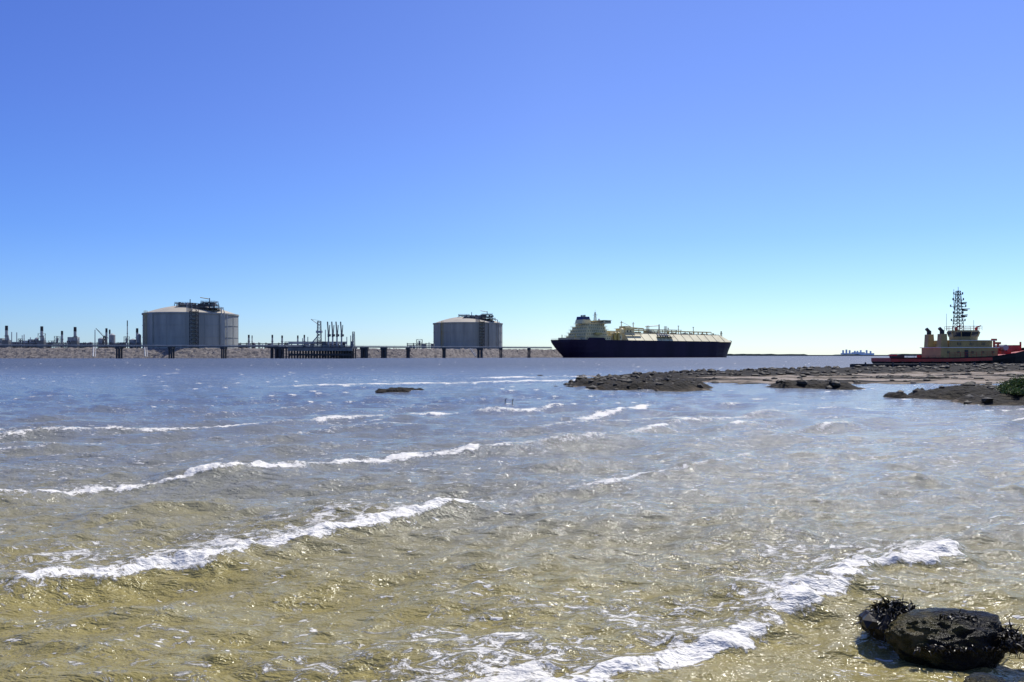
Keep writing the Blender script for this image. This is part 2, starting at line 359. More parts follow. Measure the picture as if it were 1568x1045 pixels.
M['rock']=mat('wet_dark_rock',(0.07,0.057,0.038),(0.016,0.014,0.011),0.65,1.5,0.06,spec=0.25)
import bmesh
ICO={}
for s_ in (1,2):
    bm=bmesh.new(); bmesh.ops.create_icosphere(bm,subdivisions=s_,radius=1)
    ICO[s_]=([v.co.copy() for v in bm.verts],[[v.index for v in f.verts] for f in bm.faces]); bm.free()
def rock_into(mb,x,y,z,r,flat,seed,sub=1,key='rock'):
    V,Fc=ICO[sub]; ax=random.uniform(.8,1.5); vs=[]; a=random.uniform(0,6.28)
    for co in V:
        k=1+0.55*mnoise.noise(co*1.3+Vector((seed*3.1,seed,0)))
        p=Vector((co.x*k*r*ax,co.y*k*r,co.z*k*r*flat))
        vs.append((x+p.x*math.cos(a)-p.y*math.sin(a),y+p.x*math.sin(a)+p.y*math.cos(a),z+p.z))
    mb.add(vs,Fc,key)
mb=MB(); n=0
while n<1900:
    x=random.uniform(2,150); y=random.uniform(40,165); h=height_at(x,y)
    i=np.searchsorted(gx,x); j=min(np.searchsorted(gy,y),len(gy)-1)
    if h>-0.15 and dark[j,min(i,639)]>random.uniform(0.35,1.2):
        rock_into(mb,x,y,h,random.uniform(0.1,0.34)*(1+y/220),0.7,n,1); n+=1
    elif random.random()<0.0005: n+=1
mb.obj('shoreline_rocks')
gx2=np.linspace(-14,-5,90); gy2=np.linspace(61,74,110); IX,IY=np.meshgrid(gx2,gy2)
ib=1-np.sqrt(((IX+9.4)/2.1)**2+((IY-66.5)/2.6)**2)
IH=np.clip(ib*0.9,-0.6,0.12)+(fbm(IX*1.3,IY*1.3,5)-0.5)*0.55
IH=np.where(ib<-0.1,-0.6,IH)
grid_mesh('rocky_islet',IX,IY,IH,{'dark':np.ones_like(IX)},M['land'])
for k,(bb,dy) in enumerate(((772,49),(781,47.5))):
    mb=MB(); x=pixel_x(bb,dy); mb.bar((x,dy,-1),(x+0.08+0.1*k,dy,0.30+.1*k),0.025,'dark'); mb.bar((x+0.05,dy,0.2),(x+0.18,dy+.05,0.36),0.012,'dark'); mb.obj('wooden_stake')

# ---------------- foreground boulders + seaweed ----------------
def boulder(name,loc,sc3,rz,seed,material,tilt=0,wedge=0):
    bm=bmesh.new(); bmesh.ops.create_icosphere(bm,subdivisions=6,radius=1)
    for v in bm.verts:
        c=v.co.copy(); q=c*1.0+Vector((seed,seed*2,0))
        k=1+0.26*mnoise.noise(q*0.9)+0.14*mnoise.noise(q*2.1)+0.06*mnoise.noise(q*5)+0.035*mnoise.noise(q*12)+0.016*mnoise.noise(q*28)
        p=c*k
        p.x=math.copysign(abs(p.x)**0.85,p.x)
        p.z=p.z*(1+wedge*p.x)
        if p.z>0.85: p.z=0.85+(p.z-0.85)*0.5
        v.co=p
    me=bpy.data.meshes.new(name); bm.to_mesh(me); bm.free()
    me.polygons.foreach_set('use_smooth',[True]*len(me.polygons)); me.materials.append(material)
    ob=bpy.data.objects.new(name,me); sc.collection.objects.link(ob); ob.location=loc; ob.scale=sc3; ob.rotation_euler=(0,tilt,rz); return ob
def boulder_mat():
    m=bpy.data.materials.new('algae_boulder_lit_left'); m.use_nodes=True; n=m.node_tree; L=n.links; b=n.nodes['Principled BSDF']
    tc=n.nodes.new('ShaderNodeTexCoord')
    def nz(s,d=8,r=.65):
        a=n.nodes.new('ShaderNodeTexNoise'); a.inputs['Scale'].default_value=s; a.inputs['Detail'].default_value=d; a.inputs['Roughness'].default_value=r; L.new(tc.outputs['Object'],a.inputs['Vector']); return a.outputs[0]
    r=n.nodes.new('ShaderNodeValToRGB'); e=r.color_ramp.elements
    e[0].position=0.38; e[0].color=(0.006,0.005,0.004,1); e[1].position=0.74; e[1].color=(0.17,0.13,0.045,1)
    x=e.new(0.48); x.color=(0.018,0.015,0.006,1); x=e.new(0.60); x.color=(0.075,0.065,0.013,1)
    sp_=n.nodes.new('ShaderNodeSeparateXYZ'); L.new(tc.outputs['Object'],sp_.inputs[0])
    mm=n.nodes.new('ShaderNodeMath'); mm.operation='MULTIPLY_ADD'; L.new(sp_.outputs[0],mm.inputs[0]); mm.inputs[1].default_value=-0.16; L.new(nz(2.2),mm.inputs[2])  # lit left flank and shaded right painted into the rock colour along x
    L.new(mm.outputs[0],r.inputs[0]); L.new(r.outputs[0],b.inputs['Base Color'])
    b.inputs['Roughness'].default_value=0.36; b.inputs['Specular IOR Level'].default_value=0.3
    hh=n.nodes.new('ShaderNodeMath'); hh.operation='MULTIPLY_ADD'; L.new(nz(5),hh.inputs[0]); hh.inputs[1].default_value=1.5; L.new(nz(22),hh.inputs[2])
    bp=n.nodes.new('ShaderNodeBump'); bp.inputs['Distance'].default_value=0.08; L.new(hh.outputs[0],bp.inputs['Height']); L.new(bp.outputs[0],b.inputs['Normal'])
    return m
BM=boulder_mat()
boulder('boulder',(4.60,8.50,-0.06),(0.54,0.33,0.34),-0.10,1.7,BM,0.0,0.15)
boulder('boulder',(4.30,7.20,-0.08),(0.25,0.2,0.20),0.4,4.1,BM)
boulder('boulder',(5.6,7.85,-0.15),(0.3,0.25,0.2),0.9,8.1,BM)
M['weed']=mat('wet_seaweed',(0.040,0.030,0.014),(0.008,0.007,0.005),0.4,12,spec=0.35)
def seaweed(name,cx,cy,cz,rx,ry,h,n,ln=0.22):
    mb=MB()
    for i in range(n):
        a=random.uniform(0,6.28); r=math.sqrt(random.random())
        p=Vector((cx+rx*r*math.cos(a),cy+ry*r*math.sin(a),cz+h*(1-r*r)*random.uniform(0.5,1)))
        d=Vector((random.gauss(0,1),random.gauss(0,1),random.uniform(-0.2,1.3))).normalized(); wd=random.uniform(0.004,0.013)
        side=d.cross(Vector((random.random(),random.random(),random.random()))).normalized()*wd
        L=ln*random.uniform(.3,1.1); vs=[]; q=p.copy(); ns=6
        for k in range(ns+1):
            s=side*(1-0.6*k/ns)*(1+0.4*math.sin(k*2.1+i)); vs+= [q-s,q+s]
            q=q+d*L/ns; d=(d+Vector((random.gauss(0,.25),random.gauss(0,.25),-0.30))).normalized()
        mb.add(vs,[(2*k,2*k+1,2*k+3,2*k+2) for k in range(ns)],'weed')
    for i in range(12):
        a=random.uniform(0,6.28); rock_into(mb,cx+rx*.6*math.cos(a),cy+ry*.6*math.sin(a),cz+0.02,h*0.6,0.9,i+50,2,'weed')
    return mb.obj(name)
seaweed('seaweed',4.24,8.85,0.0,0.34,0.22,0.25,2000,.18)
seaweed('seaweed',5.20,8.35,-0.02,0.18,0.25,0.13,700,0.18)
seaweed('seaweed',4.6,8.18,-0.03,0.5,0.06,0.05,350,0.10)
seaweed('seaweed',4.75,8.45,0.20,0.28,0.12,0.05,260,0.09)

# ---------------- shrub ----------------
for nm,c,cc in (('leafA',(0.19,0.24,0.04),(0.11,0.15,0.025)),('leafB',(0.06,0.09,0.018),(0.035,0.055,0.012))):
    M[nm]=mat(nm,c,cc,0.6,3)
def shrub(cx,cy,rx,ry,h,n):
    mb=MB(); z0=0.5
    cl=[(random.gauss(0,.45),random.gauss(0,.4),random.uniform(.1,.85)) for _ in range(34)]
    for c in cl: mb.bar((cx+c[0]*rx*.3,cy+c[1]*ry*.3,z0-0.2),(cx+c[0]*rx,cy+c[1]*ry,z0+h*c[2]*.8),0.025,'dark',4)
    for i in range(n):
        c=random.choice(cl); k=max(0.25,1-abs(c[0])*.7)
        p=Vector((cx+c[0]*rx+random.gauss(0,.2)*rx*.55,cy+c[1]*ry+random.gauss(0,.2)*ry*.55,z0+h*c[2]*k+random.gauss(0,.09)*h))
        d=Vector((random.gauss(0,1),random.gauss(0,1),random.gauss(.7,.7))).normalized()
        s=d.orthogonal().normalized(); s.rotate(Matrix.Rotation(random.uniform(0,6.28),3,d))
        L=random.uniform(.06,.15); 
        mb.add([p-s*L*.3,p+s*L*.3,p+d*L+s*L*.12,p+d*L*1.1-s*L*.12],[(0,1,2,3)],random.choice(('leafA','leafA','leafB')))
    return mb.obj('shrub')
shrub(34.0,51.5,2.4,2.0,1.45,14000)
shrub(38.0,54,3.0,2.2,1.9,8000)
shrub(32.0,50,1.3,0.8,0.4,2500)

# ---------------- rock embankment & land ----------------
M['riprap']=mat('riprap_rock',(0.27,0.235,0.20),(0.095,0.083,0.074),0.9,0.45,0.9,bscale=0.8)
M['plain']=mat('dry_ground',(0.2,0.17,0.12),(0.12,0.11,0.07),0.95,0.02)
pl=[(-1500,640),(-470,735),(-100,820),(60,950),(240,1180),(260,1600)]
pts=[]
for a,b in zip(pl,pl[1:]):
    n=int(math.hypot(b[0]-a[0],b[1]-a[1])/2.2)
    for i in range(n): pts.append((a[0]+(b[0]-a[0])*i/n,a[1]+(b[1]-a[1])*i/n))
pts=np.array(pts); tg=np.gradient(pts,axis=0); tg/=np.linalg.norm(tg,axis=1)[:,None]; nr=np.stack([-tg[:,1],tg[:,0]],1)
offs=[-3,0,2,4,6,8,10,12,14,16,18,22,28]; zz=[-3,-.5,.9,2.2,3.5,4.7,6.0,7.2,8.4,9.3,9.6,9.6,8.8]
EX=np.array([pts[:,0]+nr[:,0]*o_ for o_ in offs]); EY=np.array([pts[:,1]+nr[:,1]*o_ for o_ in offs]); EZ=np.array([np.full(len(pts),z) for z in zz])
j=rng.normal(0,0.45,EX.shape); EZ=EZ+j; EX=EX+rng.normal(0,.4,EX.shape)
e=grid_mesh('rock_embankment',EX,EY,EZ,{},M['riprap'])
e.data.polygons.foreach_set('use_smooth',np.zeros(len(e.data.polygons),bool))
mb=MB()
in_=[(p[0]-0,p[1]+26) for p in pl]
mb.add([(x,y,9.0) for x,y in in_]+[(260,4000,9),(-6000,4000,9),(-6000,640,9)],[tuple(range(len(in_)+3))],'plain')
mb.obj('reclaimed_land')

# ---------------- storage tanks ----------------
def tank(b,d):
    e=empty('storage_tank',(pixel_x(b,d),d,9)); R=47; Hh=37; n=120
    a0=math.atan2(-d,-pixel_x(b,d))
    m=MB()
    vs=[];fs=[]
    for r,z in [(R,0),(R,Hh)]:
        for i in range(n): vs.append((r*math.cos(2*math.pi*i/n),r*math.sin(2*math.pi*i/n),z))
    fs=[(i,(i+1)%n,n+(i+1)%n,n+i) for i in range(n)]
    m.add(vs,fs,'concrete')
    for z0,z1,dr in ((Hh-1.2,Hh+0.3,0.9),(Hh*0.66,Hh*0.66+0.45,0.35),(0,1.5,.8),(Hh*.33,Hh*.33+.45,.35)):
        vs=[]
        for r,z in ((R+.01,z0),(R+dr,z0),(R+dr,z1),(R-1.0,z1)):
            for i in range(n): vs.append((r*math.cos(2*math.pi*i/n),r*math.sin(2*math.pi*i/n),z))
        fs=[(k*n+i,k*n+(i+1)%n,(k+1)*n+(i+1)%n,(k+1)*n+i) for k in range(3) for i in range(n)]
        m.add(vs,fs,'concrete')
    for k in range(16):
        big=(k%4==0); hw=2.6 if big else .35; th_=1.5 if big else .35
        a=a0+math.radians(-52+k*22.5)
        c,s_=math.cos(a),math.sin(a); px=[(R-.5,-hw),(R+th_,-hw),(R+th_,hw),(R-.5,hw)]
        v=[(r*c-q*s_,r*s_+q*c,z) for z in (0,Hh-1.25) for r,q in px]
        m.add(v,[(0,1,5,4),(1,2,6,5),(2,3,7,6),(4,5,6,7)],'concrete')
    m.obj('wall',e)
    m=MB(); vs=[];K=14; cap=9.5
    for k in range(K):
        r=(R-1.0)*(1-k/K); z=Hh+0.3+cap*(1-(r/(R-1.0))**2)
        for i in range(n): vs.append((r*math.cos(2*math.pi*i/n),r*math.sin(2*math.pi*i/n),z))
    vs.append((0,0,Hh+.3+cap)); fs=[(k*n+i,k*n+(i+1)%n,(k+1)*n+(i+1)%n,(k+1)*n+i) for k in range(K-1) for i in range(n)]
    fs+=[((K-1)*n+i,(K-1)*n+(i+1)%n,K*n) for i in range(n)]
    m.add(vs,fs,'dome'); m.obj('dome_roof',e,True)
    m=MB()
    def plat(x0,x1,y0,y1,z):
        m.box(x0,x1,y0,y1,z,z+.5,'steel')
        m.rail([(x0,y0,z+.5),(x1,y0,z+.5),(x1,y1,z+.5),(x0,y1,z+.5),(x0,y0,z+.5)],1.3,.12,'steel',2.5)
        xx=x0
        while xx<=x1+.01:
            for yy in (y0,y1):
                r=math.hypot(xx,yy)
                if r<R: m.bar((xx,yy,Hh+cap*(1-(r/R)**2)-.3),(xx,yy,z),.3,'dark')
            xx+=(x1-x0)/max(1,round((x1-x0)/5))
    plat(-4,34,-28,-12,Hh+8); plat(10,38,-30,-10,Hh+5.0); plat(-12,2,-14,4,Hh+10.5)
    plat(20,34,-26,-14,Hh+11)
    for i in range(30):
        x=random.uniform(-2,34); y=random.uniform(-27,-12); m.bc(x,y,Hh+8.5,random.uniform(1,3.5),random.uniform(1,3),random.uniform(1,3),random.choice(('steel','pale','dark')))
    for i in range(7): m.bar((-4,-26+i*1.6,Hh+7+.3*i),(34,-26+i*1.6,Hh+7+.3*i),.4,random.choice(('steel','pale')))
    m.cyl(6,-18,Hh+8,Hh+15,.5,.4,'steel'); m.cyl(27,-20,Hh+11,Hh+16,.5,.4,'steel')
    m.bar((27,-20,Hh+15),(18,-22,Hh+16.5),.4,'yellow')
    m.obj('roof_platform',e)
    m=MB()
    tx_=21; ty_=-math.sqrt(R*R-tx_**2)-3.5
    m.lattice(tx_,ty_,0,Hh+9,6.5,6.5,'dark',.28,11)
    for i in range(5): m.cyl(tx_-8+i*1.2,ty_+2.2,0,Hh+8,.42,.42,'steel' if i%2 else 'pale',8)
    for k in range(10): m.box(tx_-3.2,tx_+3.2,ty_-3.2,ty_+3.2,3.8*k+3,3.8*k+3.2,'steel')
    x2=41; y2=-math.sqrt(R*R-x2**2)-2
    for i in range(3): m.cyl(x2+i*2.0,y2+i*2.6,0,Hh+4-i*2,.5,.5,'pale',8)
    m.bar((x2,y2,Hh+4),(30,-22,Hh+6),.5,'pale')
    x3=-32; y3=-math.sqrt(R*R-x3**2)-1.5
    m.lattice(x3,y3,0,Hh+2,2.4,2.4,'yellow',.14,12)
    m.obj('riser_tower',e)
tank(293,845); tank(716.5,1090)

# ---------------- refinery behind embankment ----------------
def stack(b,vt,wpx,d,key='pale',cap=True):
    x=pixel_x(b,d); z1=3+(544-vt)/F*d; r=wpx/F*d/2
    m=MB(); m.cyl(0,0,0,(z1-9)*0.8,r*1.05,r*.9,key,16); m.cyl(0,0,(z1-9)*0.8,z1-9,r*.95,r*.9,'dark' if cap else key,16)
    m.cyl(0,0,0,1.5,r*1.6,r*1.6,'steel',12); m.cyl(0,0,(z1-9)*.55,(z1-9)*.55+.4,r*1.5,r*1.5,'steel',12)
    if wpx>4: m.bc(0,0,1.5,r*4.4,r*3,(z1-9)*.32,'steel'); m.bar((r*2,0,(z1-9)*.3),(r*.8,0,(z1-9)*.6),r*.5,'pale')
    o_=m.obj('chimney'); o_.location=(x,d,9)
for a in ((10,499,4.5,800),(64,500,4.5,810),(115,501,4.5,820),(95,507,3.4,850),(163,503,3.4,850),(168,505,2.5,880),(210,503,3.8,860),(195,491,1.5,860),(381,513,3,850),(417,513,2.8,860),(432,514,2.8,860),(456,514,2.5,880),(466,513,2.5,880),(386,514,1.6,900)):
    stack(*a)
def module(b0,b1,d,seed,hm=1.0):
    random.seed(seed); e=empty('process_plant',(pixel_x((b0+b1)/2,d),d,9)); w=(b1-b0)/F*d; m=MB()
    x=-w/2
    while x<w/2:
        ww=random.uniform(4,11); hh=random.uniform(3,9)*hm; k=random.random()
        if k<.35:
            m.bc(x+ww/2,0,0,ww*.8,8,hh,random.choice(('pale','steel','concrete')));
            for q in range(int(ww/2)): m.bc(x+1+q*2,-4.1,hh*.5,1,.3,hh*.2,'dark')
        elif k<.55: m.cyl(x+ww/2,0,0,hh*1.2,ww*.3,ww*.3,'pale',16); m.cyl(x+ww/2,0,hh*1.2,hh*1.35,ww*.3,.2,'pale',16)
        elif k<.8: m.lattice(x+ww/2,0,0,hh*1.5,ww*.6,ww*.6,'dark',.22,3); m.bc(x+ww/2,0,hh*.7,ww*.6,5,.4,'steel'); m.cyl(x+ww/2,0,hh*.75,hh*1.3,1,1,'pale',8)
        else: m.cyl(x+ww/2,0,0,hh*1.9,.5,.4,'pale',8)
        x+=ww*.7
    m.obj('buildings',e)
    m=MB()
    for zc in (4.2,6.0):
        m.box(-w/2,w/2,-9,-6,zc,zc+.3,'steel')
        for i in range(4): m.bar((-w/2,-8.6+.7*i,zc+.7),(w/2,-8.6+.7*i,zc+.7),.28,random.choice(('pale','steel')))
    x=-w/2
    while x<w/2:
        m.bc(x,-9,0,.5,.5,7.6,'dark'); m.bc(x,-6,0,.5,.5,7.6,'dark'); x+=7
    m.obj('pipe_rack',e)
module(-60,100,835,1,1.1); module(105,222,845,2,1.5); module(362,480,880,3,.8); module(625,662,900,4,1.0); module(0,60,870,8,1.4); module(-160,-60,835,9)
random.seed(11)
m=MB(); m.lattice(0,0,0,14,4,1.5,'dark',.3,4); m.bar((0,0,12),(-9,0,22),.35,'steel'); m.bar((0,0,14),(-9,0,22),.12,'dark'); o_=m.obj('crawler_crane'); o_.location=(pixel_x(160,830),830,9)

# ---------------- trestle ----------------
e=empty('jetty_trestle',(0,0,0))
def ty(b):
    return np.interp(b,[-400,0,430,850],[600,665,735,870])
m=MB(); bl=list(range(-380,850,12)); P=[Vector((pixel_x(b,ty(b)),float(ty(b)),10.2)) for b in bl]
for a,b in zip(P,P[1:]):
    d=(b-a).normalized(); s=Vector((-d.y,d.x,0))*2.6
    vs=[a-s,a+s,b+s,b-s]; up=Vector((0,0,0.8)); m.add(vs+[v+up for v in vs],[(0,1,2,3),(4,7,6,5),(0,3,7,4),(1,5,6,2)],'steel')
    for i in range(3): m.bar(a+s*(-.6+.5*i)+up*1.5,b+s*(-.6+.5*i)+up*1.5,.3,'pale')
m.rail([tuple(p+Vector((0,0,1))) for p in P],1.2,.08,'pale',6)
m.obj('deck',e)
m=MB()
for b,wd in ((-210,2.4),(-120,2.4),(-60,2.4),(183,2.6),(263,2.6),(343,2.6),(427,4.5),(558,5),(588,4),(625,2.4),(680,2.4),(735,4.5),(767,2.4),(810,2.4)):
    d=float(ty(b)); x=pixel_x(b,d); m.bc(x,d-.5,8.3,wd*1.5,7,1.9,'dark')
    for s in (-.36,.36):
        m.cyl(x+wd*s,d-3,-3,8.3,wd*.28,wd*.28,'dark',10); m.cyl(x+wd*s,d+2,-3,8.3,wd*.28,wd*.28,'dark',10)
m.obj('piers',e)
m=MB()
for b in (150,228,725):
    d=float(ty(b))+25; x=pixel_x(b,d); m.bar((x-4,d,10.5),(x+3,d-14,1.5),.6,'pale'); m.bar((x-2,d,10.5),(x+5,d-14,1.5),.3,'pale')
m.obj('ramps',e)

# ---------------- loading platform ----------------
d0=705.; xL=pixel_x(432,d0); xR=pixel_x(543,d0); e=empty('loading_platform',((xL+xR)/2,d0,0)); W=xR-xL
m=MB(); m.box(-W/2,W/2,-9,12,8.6,10.2,'dark'); m.box(-W/2+8,W/2,-11,-9.1,6.6,9.6,'steel')
n=26
for i in range(n):
    x=-W/2+1+(W-2)*i/(n-1)
    for y in (-8,0,9):
        m.cyl(x,y,-4,8.6,.55,.55,'dark',8)
    if i%3==0: m.bar((x,-8,0),(x+3,-8,8.6),.35,'dark')
m.box(-W/2+9,W/2-2,-9.5,-8.2,2.5,4.2,'dark')
m.box(-W/2-12,-W/2,-3,3,9,10.2,'dark'); m.cyl(-W/2-9,0,-4,9,1.4,1.4,'dark',10)
m.rail([(-W/2,-9,10.2),(W/2,-9,10.2)],1.2,.1,'pale',2.5)
m.obj('deck_and_piles',e)
def px(b): return pixel_x(b,d0)-(xL+xR)/2
def zz_(v): return 3+(544-v)/F*d0
m=MB()
for b in (503,509.5,516,523):
    x=px(b); m.cyl(x,0,10.2,19,.75,.65,'pale',10); m.cyl(x,0,19,22,.9,.9,'dark',8); m.bar((x,0,21),(x-.6,-1,zz_(493)),.6,'steel'); m.bar((x+.5,0,20),(x+.9,1,zz_(498)),.4,'steel')
    m.bar((x-.6,-1,zz_(493)),(x+.9,-3,19),.5,'steel'); m.bc(x+.9,1.2,19.5,1.6,1.6,2,'steel'); m.cyl(x,0,10.2,12,1.5,1.5,'steel',8)
m.obj('loading_arms',e)
m=MB(); x=px(488); m.lattice(x,2,10.2,zz_(492),3.6,2.6,'steel',.28,8); m.bar((x,2,zz_(498)),(px(476),0,zz_(489)),.3,'pale'); m.bar((x,2,zz_(491)),(px(476),0,zz_(489)),.1,'dark')
m.bar((x,2,zz_(512)),(px(477),0,zz_(526)),.5,'pale'); m.bc(x,2,zz_(510),5,4,2,'pale'); m.obj('gangway_tower',e)
m=MB()
for i in range(22):
    x=random.uniform(px(462),px(538)); m.bc(x,random.uniform(2,9),10.2,random.uniform(1,5),3,random.uniform(1.5,5),random.choice(('steel','pale','dark','pale')))
for b,v in ((540,511),(536,514),(530,516),(497,505),(470,516),(462,518)): m.cyl(px(b),3,10.2,zz_(v),.4,.35,'pale',8)
m.lattice(px(540),4,10.2,zz_(508),2.4,1.6,'steel',.2,5)
for i in range(4): m.bar((px(440),2+i,13+.6*i),(px(530),2+i,13+.6*i),.3,'pale')
m.obj('equipment',e)

# ---------------- LNG carrier ----------------
SL=287; e=empty('gas_carrier_ship',(pixel_x(858,885),885,0),math.atan2(165,235))
B=22
st=[0,4,10,20,40,70,120,200,235,255,268,278,284,SL]
fd=[.80,.86,.92,.97,1,1,1,1,.97,.86,.68,.42,.2,.02]
fw=[.10,.30,.55,.78,.95,1,1,1,.90,.66,.42,.2,.06,.01]
lev=[-3,.8,6,12,17,20]
def hull_pt(i,l,side):
    s=st[i]; z=lev[l]; t=max(0,(z-0)/20)
    k=fw[i]+(fd[i]-fw[i])*min(1,max(0,t))**(.6 if s<100 else 1.2)
    off=0
    if s<20: off=(1-min(1,t*1.25))*9*(1-s/20)
    if s>250: off=-(1-t)*9*((s-250)/37)
    ztop=z
    if l==5: ztop=20+ (1.8*max(0,(s-255)/32))
    return (s+off,side*B*k,ztop)
m=MB(); vs=[]; 
nl=len(lev)
for side in (-1,1):
    for i in range(len(st)):
        for l in range(nl): vs.append(hull_pt(i,l,side))
NS=len(st)
for l in range(nl-1):
    fs=[]
    for sd in (0,1):
        b0=sd*NS*nl
        for i in range(NS-1): fs.append((b0+i*nl+l,b0+(i+1)*nl+l,b0+(i+1)*nl+l+1,b0+i*nl+l+1))
    fs.append((l,l+1,NS*nl+l+1,NS*nl+l))
    m.add(vs,fs,'boot' if l==0 else 'hull')
dk=[vs[i*nl+nl-1] for i in range(NS)]+[vs[NS*nl+i*nl+nl-1] for i in range(NS-1,-1,-1)]
m.add([(x,y*.98,19.4) for x,y,z in dk],[tuple(range(len(dk)))],'creamd')
m.box(22,48,-21.4,-20.6,20.02,22.5,'hull',2); m.box(22,48,20.6,21.4,20.02,22.5,'hull',2)
m.obj('hull',e)
m=MB()
def prism(x0,x1,yb,yt,z0,z1,k,cx0=0,cx1=0):
    vs=[(x0,-yb,z0),(x0,yb,z0),(x0+cx0,yt,z1),(x0+cx0,-yt,z1),(x1,-yb,z0),(x1,yb,z0),(x1-cx1,yt,z1),(x1-cx1,-yt,z1)]
    m.add(vs,[(0,3,2,1),(4,5,6,7),(0,4,7,3),(1,2,6,5),(3,7,6,2),(0,1,5,4)],k)
prism(84,264,21,11,19.5,28.5,'cream',2,12)
for s in range(92,252,9): m.box(s,s+.5,-11,11,28.5,28.9,'creamd')
for s in range(96,252,14):
    for sg_ in (-1,1): m.bar((s,sg_*20.8,19.9),(s,sg_*11.2,28.6),.22,'creamd',4)
m.obj('trunk_deck',e)
m=MB()
tiers=[(22,60,17,20,24.5),(24,57,15.5,24.5,28),(26,56,14.5,28,31.5),(28,55,13.5,31.5,35),(32,54,12.5,35,38.5)]
for a,b,y,z0,z1 in tiers:
    m.box(a,b,-y,y,z0,z1,'cream')
    m.box(a-1.3,b+1.3,-y-1.3,y+1.3,z1-.25,z1-.02,'cream')
    for s in np.arange(a+2,b-1,3): m.box(s,s+1.2,-y-.06,-y+.1,z0+1.4,z0+2.5,'glass')
    for q in np.arange(-y+2,y-1,3): m.box(a-.06,a+.1,q,q+1.2,z0+1.4,z0+2.5,'glass'); m.box(b-.1,b+.06,q,q+1.2,z0+1.4,z0+2.5,'glass')
    m.rail([(a-1.2,-y-1.2,z1),(b+1.2,-y-1.2,z1),(b+1.2,y+1.2,z1)],1.2,.08,'cream',3); m.rail([(a-1.2,-y-1.2,z1),(a-1.2,y+1.2,z1)],1.2,.08,'cream',3)
m.box(46,56,-21.5,21.5,38.55,42,'cream'); m.box(55.9,56.1,-20.5,20.5,39.8,41.2,'glass'); m.box(47,55,-21.6,-21.4,39.8,41.2,'glass'); m.box(45.9,46.1,-20,20,39.8,41.2,'glass')
m.box(45,57,-22,22,42.03,42.3,'creamd')
m.obj('accommodation',e)
m=MB()
m.box(26,40,-6,6,38.5,43,'cream',1.0); m.box(27.2,38.8,-5.2,5.2,43.02,46.5,'blue',.8)
for q in (-3,0,3): m.cyl(33,q,46.5,48.5,.8,.8,'dark',8)
m.obj('funnel',e)
m=MB()
m.lattice(51,0,42.3,52,2.4,1.0,'creamd',.2,5); m.bar((51,-4,49),(51,4,49),.2,'creamd'); m.bar((49,-2,51),(53,2,51.4),.35,'pale'); m.cyl(51,0,52,55,.15,.1,'creamd')
for q in (-8,8): m.cyl(50,q,42.3,43.6,1.2,1.2,'white',10); m.cyl(50,q,43.6,44.6,1.2,.4,'white',10)
for s in (40,):
    for q in (-18.4,18.4): m.box(s-5,s+5,q-1.5,q+1.5,26,28.3,'yellow',1.4)
m.obj('radar_mast_and_boats',e)
m=MB()
m.box(64,80,-14,14,19.4,27,'cream'); m.box(66,76,-9,9,27,31,'cream'); m.box(90,104,-9,8,28.95,34,'cream'); m.box(92,100,-7,4,34,37,'cream')
m.box(62,110,-16.5,-14.2,27.0,27.4,'cream'); m.box(88,106,-12,9,33.98,34.3,'cream')
for s in (66,71,76): m.box(s,s+1.6,-14.06,-13.9,22,24.5,'dark')
for s in (92,97): m.box(s,s+2,-9.06,-8.9,30,32,'dark')
for s in (67,72): m.cyl(s,-16,19.4,28.5,1.8,1.8,'yellow',14); m.cyl(s,-16,28.5,29.8,1.8,.3,'yellow',14)
m.cyl(84,-9,28.5,33,2.4,2.4,'cream',14); m.cyl(84,-9,33,34.5,2.4,.4,'cream',14)
for s,hh in ((88,43),(107,42),(60.5,40)): m.cyl(s,-4,28,hh,.6,.45,'cream',8); m.bar((s,-6,hh-2),(s,-2,hh-2),.25,'creamd')
m.bar((88,-4,36),(120,-8,34.5),.55,'yellow'); m.bar((88,-4,42),(104,-6,35.4),.2,'yellow')
for s in (128,158): m.lattice(s,-7,28.5,38,2.2,2.2,'creamd',.2,4)
for q in (-3,-1.5,0,1.5,3): m.bar((100,q,32.5),(245,q,32.5),.35,'yellow' if q in(-3,0) else 'creamd')
for q in (-4,4): m.bar((100,q,34),(190,q,34),.3,'creamd')
for s in range(100,248,8):
    m.bc(s,-4,28.5,.5,.5,5.5 if s<190 else 3.6,'creamd'); m.bc(s,4,28.5,.5,.5,5.5 if s<190 else 3.6,'creamd'); m.bc(s,0,31.6,.4,9,.4,'creamd')
for s in range(138,158,4): m.bar((s,-18,26),(s,0,31),.6,'pale'); m.bar((s,-18,26),(s,-19,25.2),.7,'dark')
m.box(134,160,-19.5,-13,24.5,25,'creamd'); m.box(130,134,-8,2,28.5,33,'cream'); 
m.cyl(146,-8,28.5,40,.9,.7,'cream',10); m.bar((146,-8,38.5),(124,-7,37),.5,'cream')
for s,hh in ((188,39),(215,38),(170,36)): m.cyl(s,0,28.5,hh,.55,.4,'cream',8); m.cyl(s,0,hh-.2,hh+.6,1,1,'cream',8)
for i in range(46):
    s=random.uniform(92,250); m.bc(s,random.uniform(-10,8),28.9,random.uniform(1,4),random.uniform(1,3),random.uniform(.8,2.2),random.choice(('creamd','creamd','steel','yellow')))
m.rail([(92,-11,28.5),(250,-11,28.5)],1.2,.1,'creamd',3)
m.obj('deck_machinery',e)
m=MB()
m.lattice(268,0,20,34,2,1.0,'creamd',.22,6); m.bar((268,-2.5,31),(268,2.5,31),.2,'creamd')
for q in (-7,7): m.box(264.2,270,q-2,q+2,20,22.5,'pale')
m.box(8,18,-14,14,19.5,22.5,'creamd'); m.rail([(1,-17,20),(18,-20.5,20)],1.3,.1,'pale',2.5); m.rail([(0.5,-17,20),(.5,17,20)],1.3,.1,'pale',2.5)
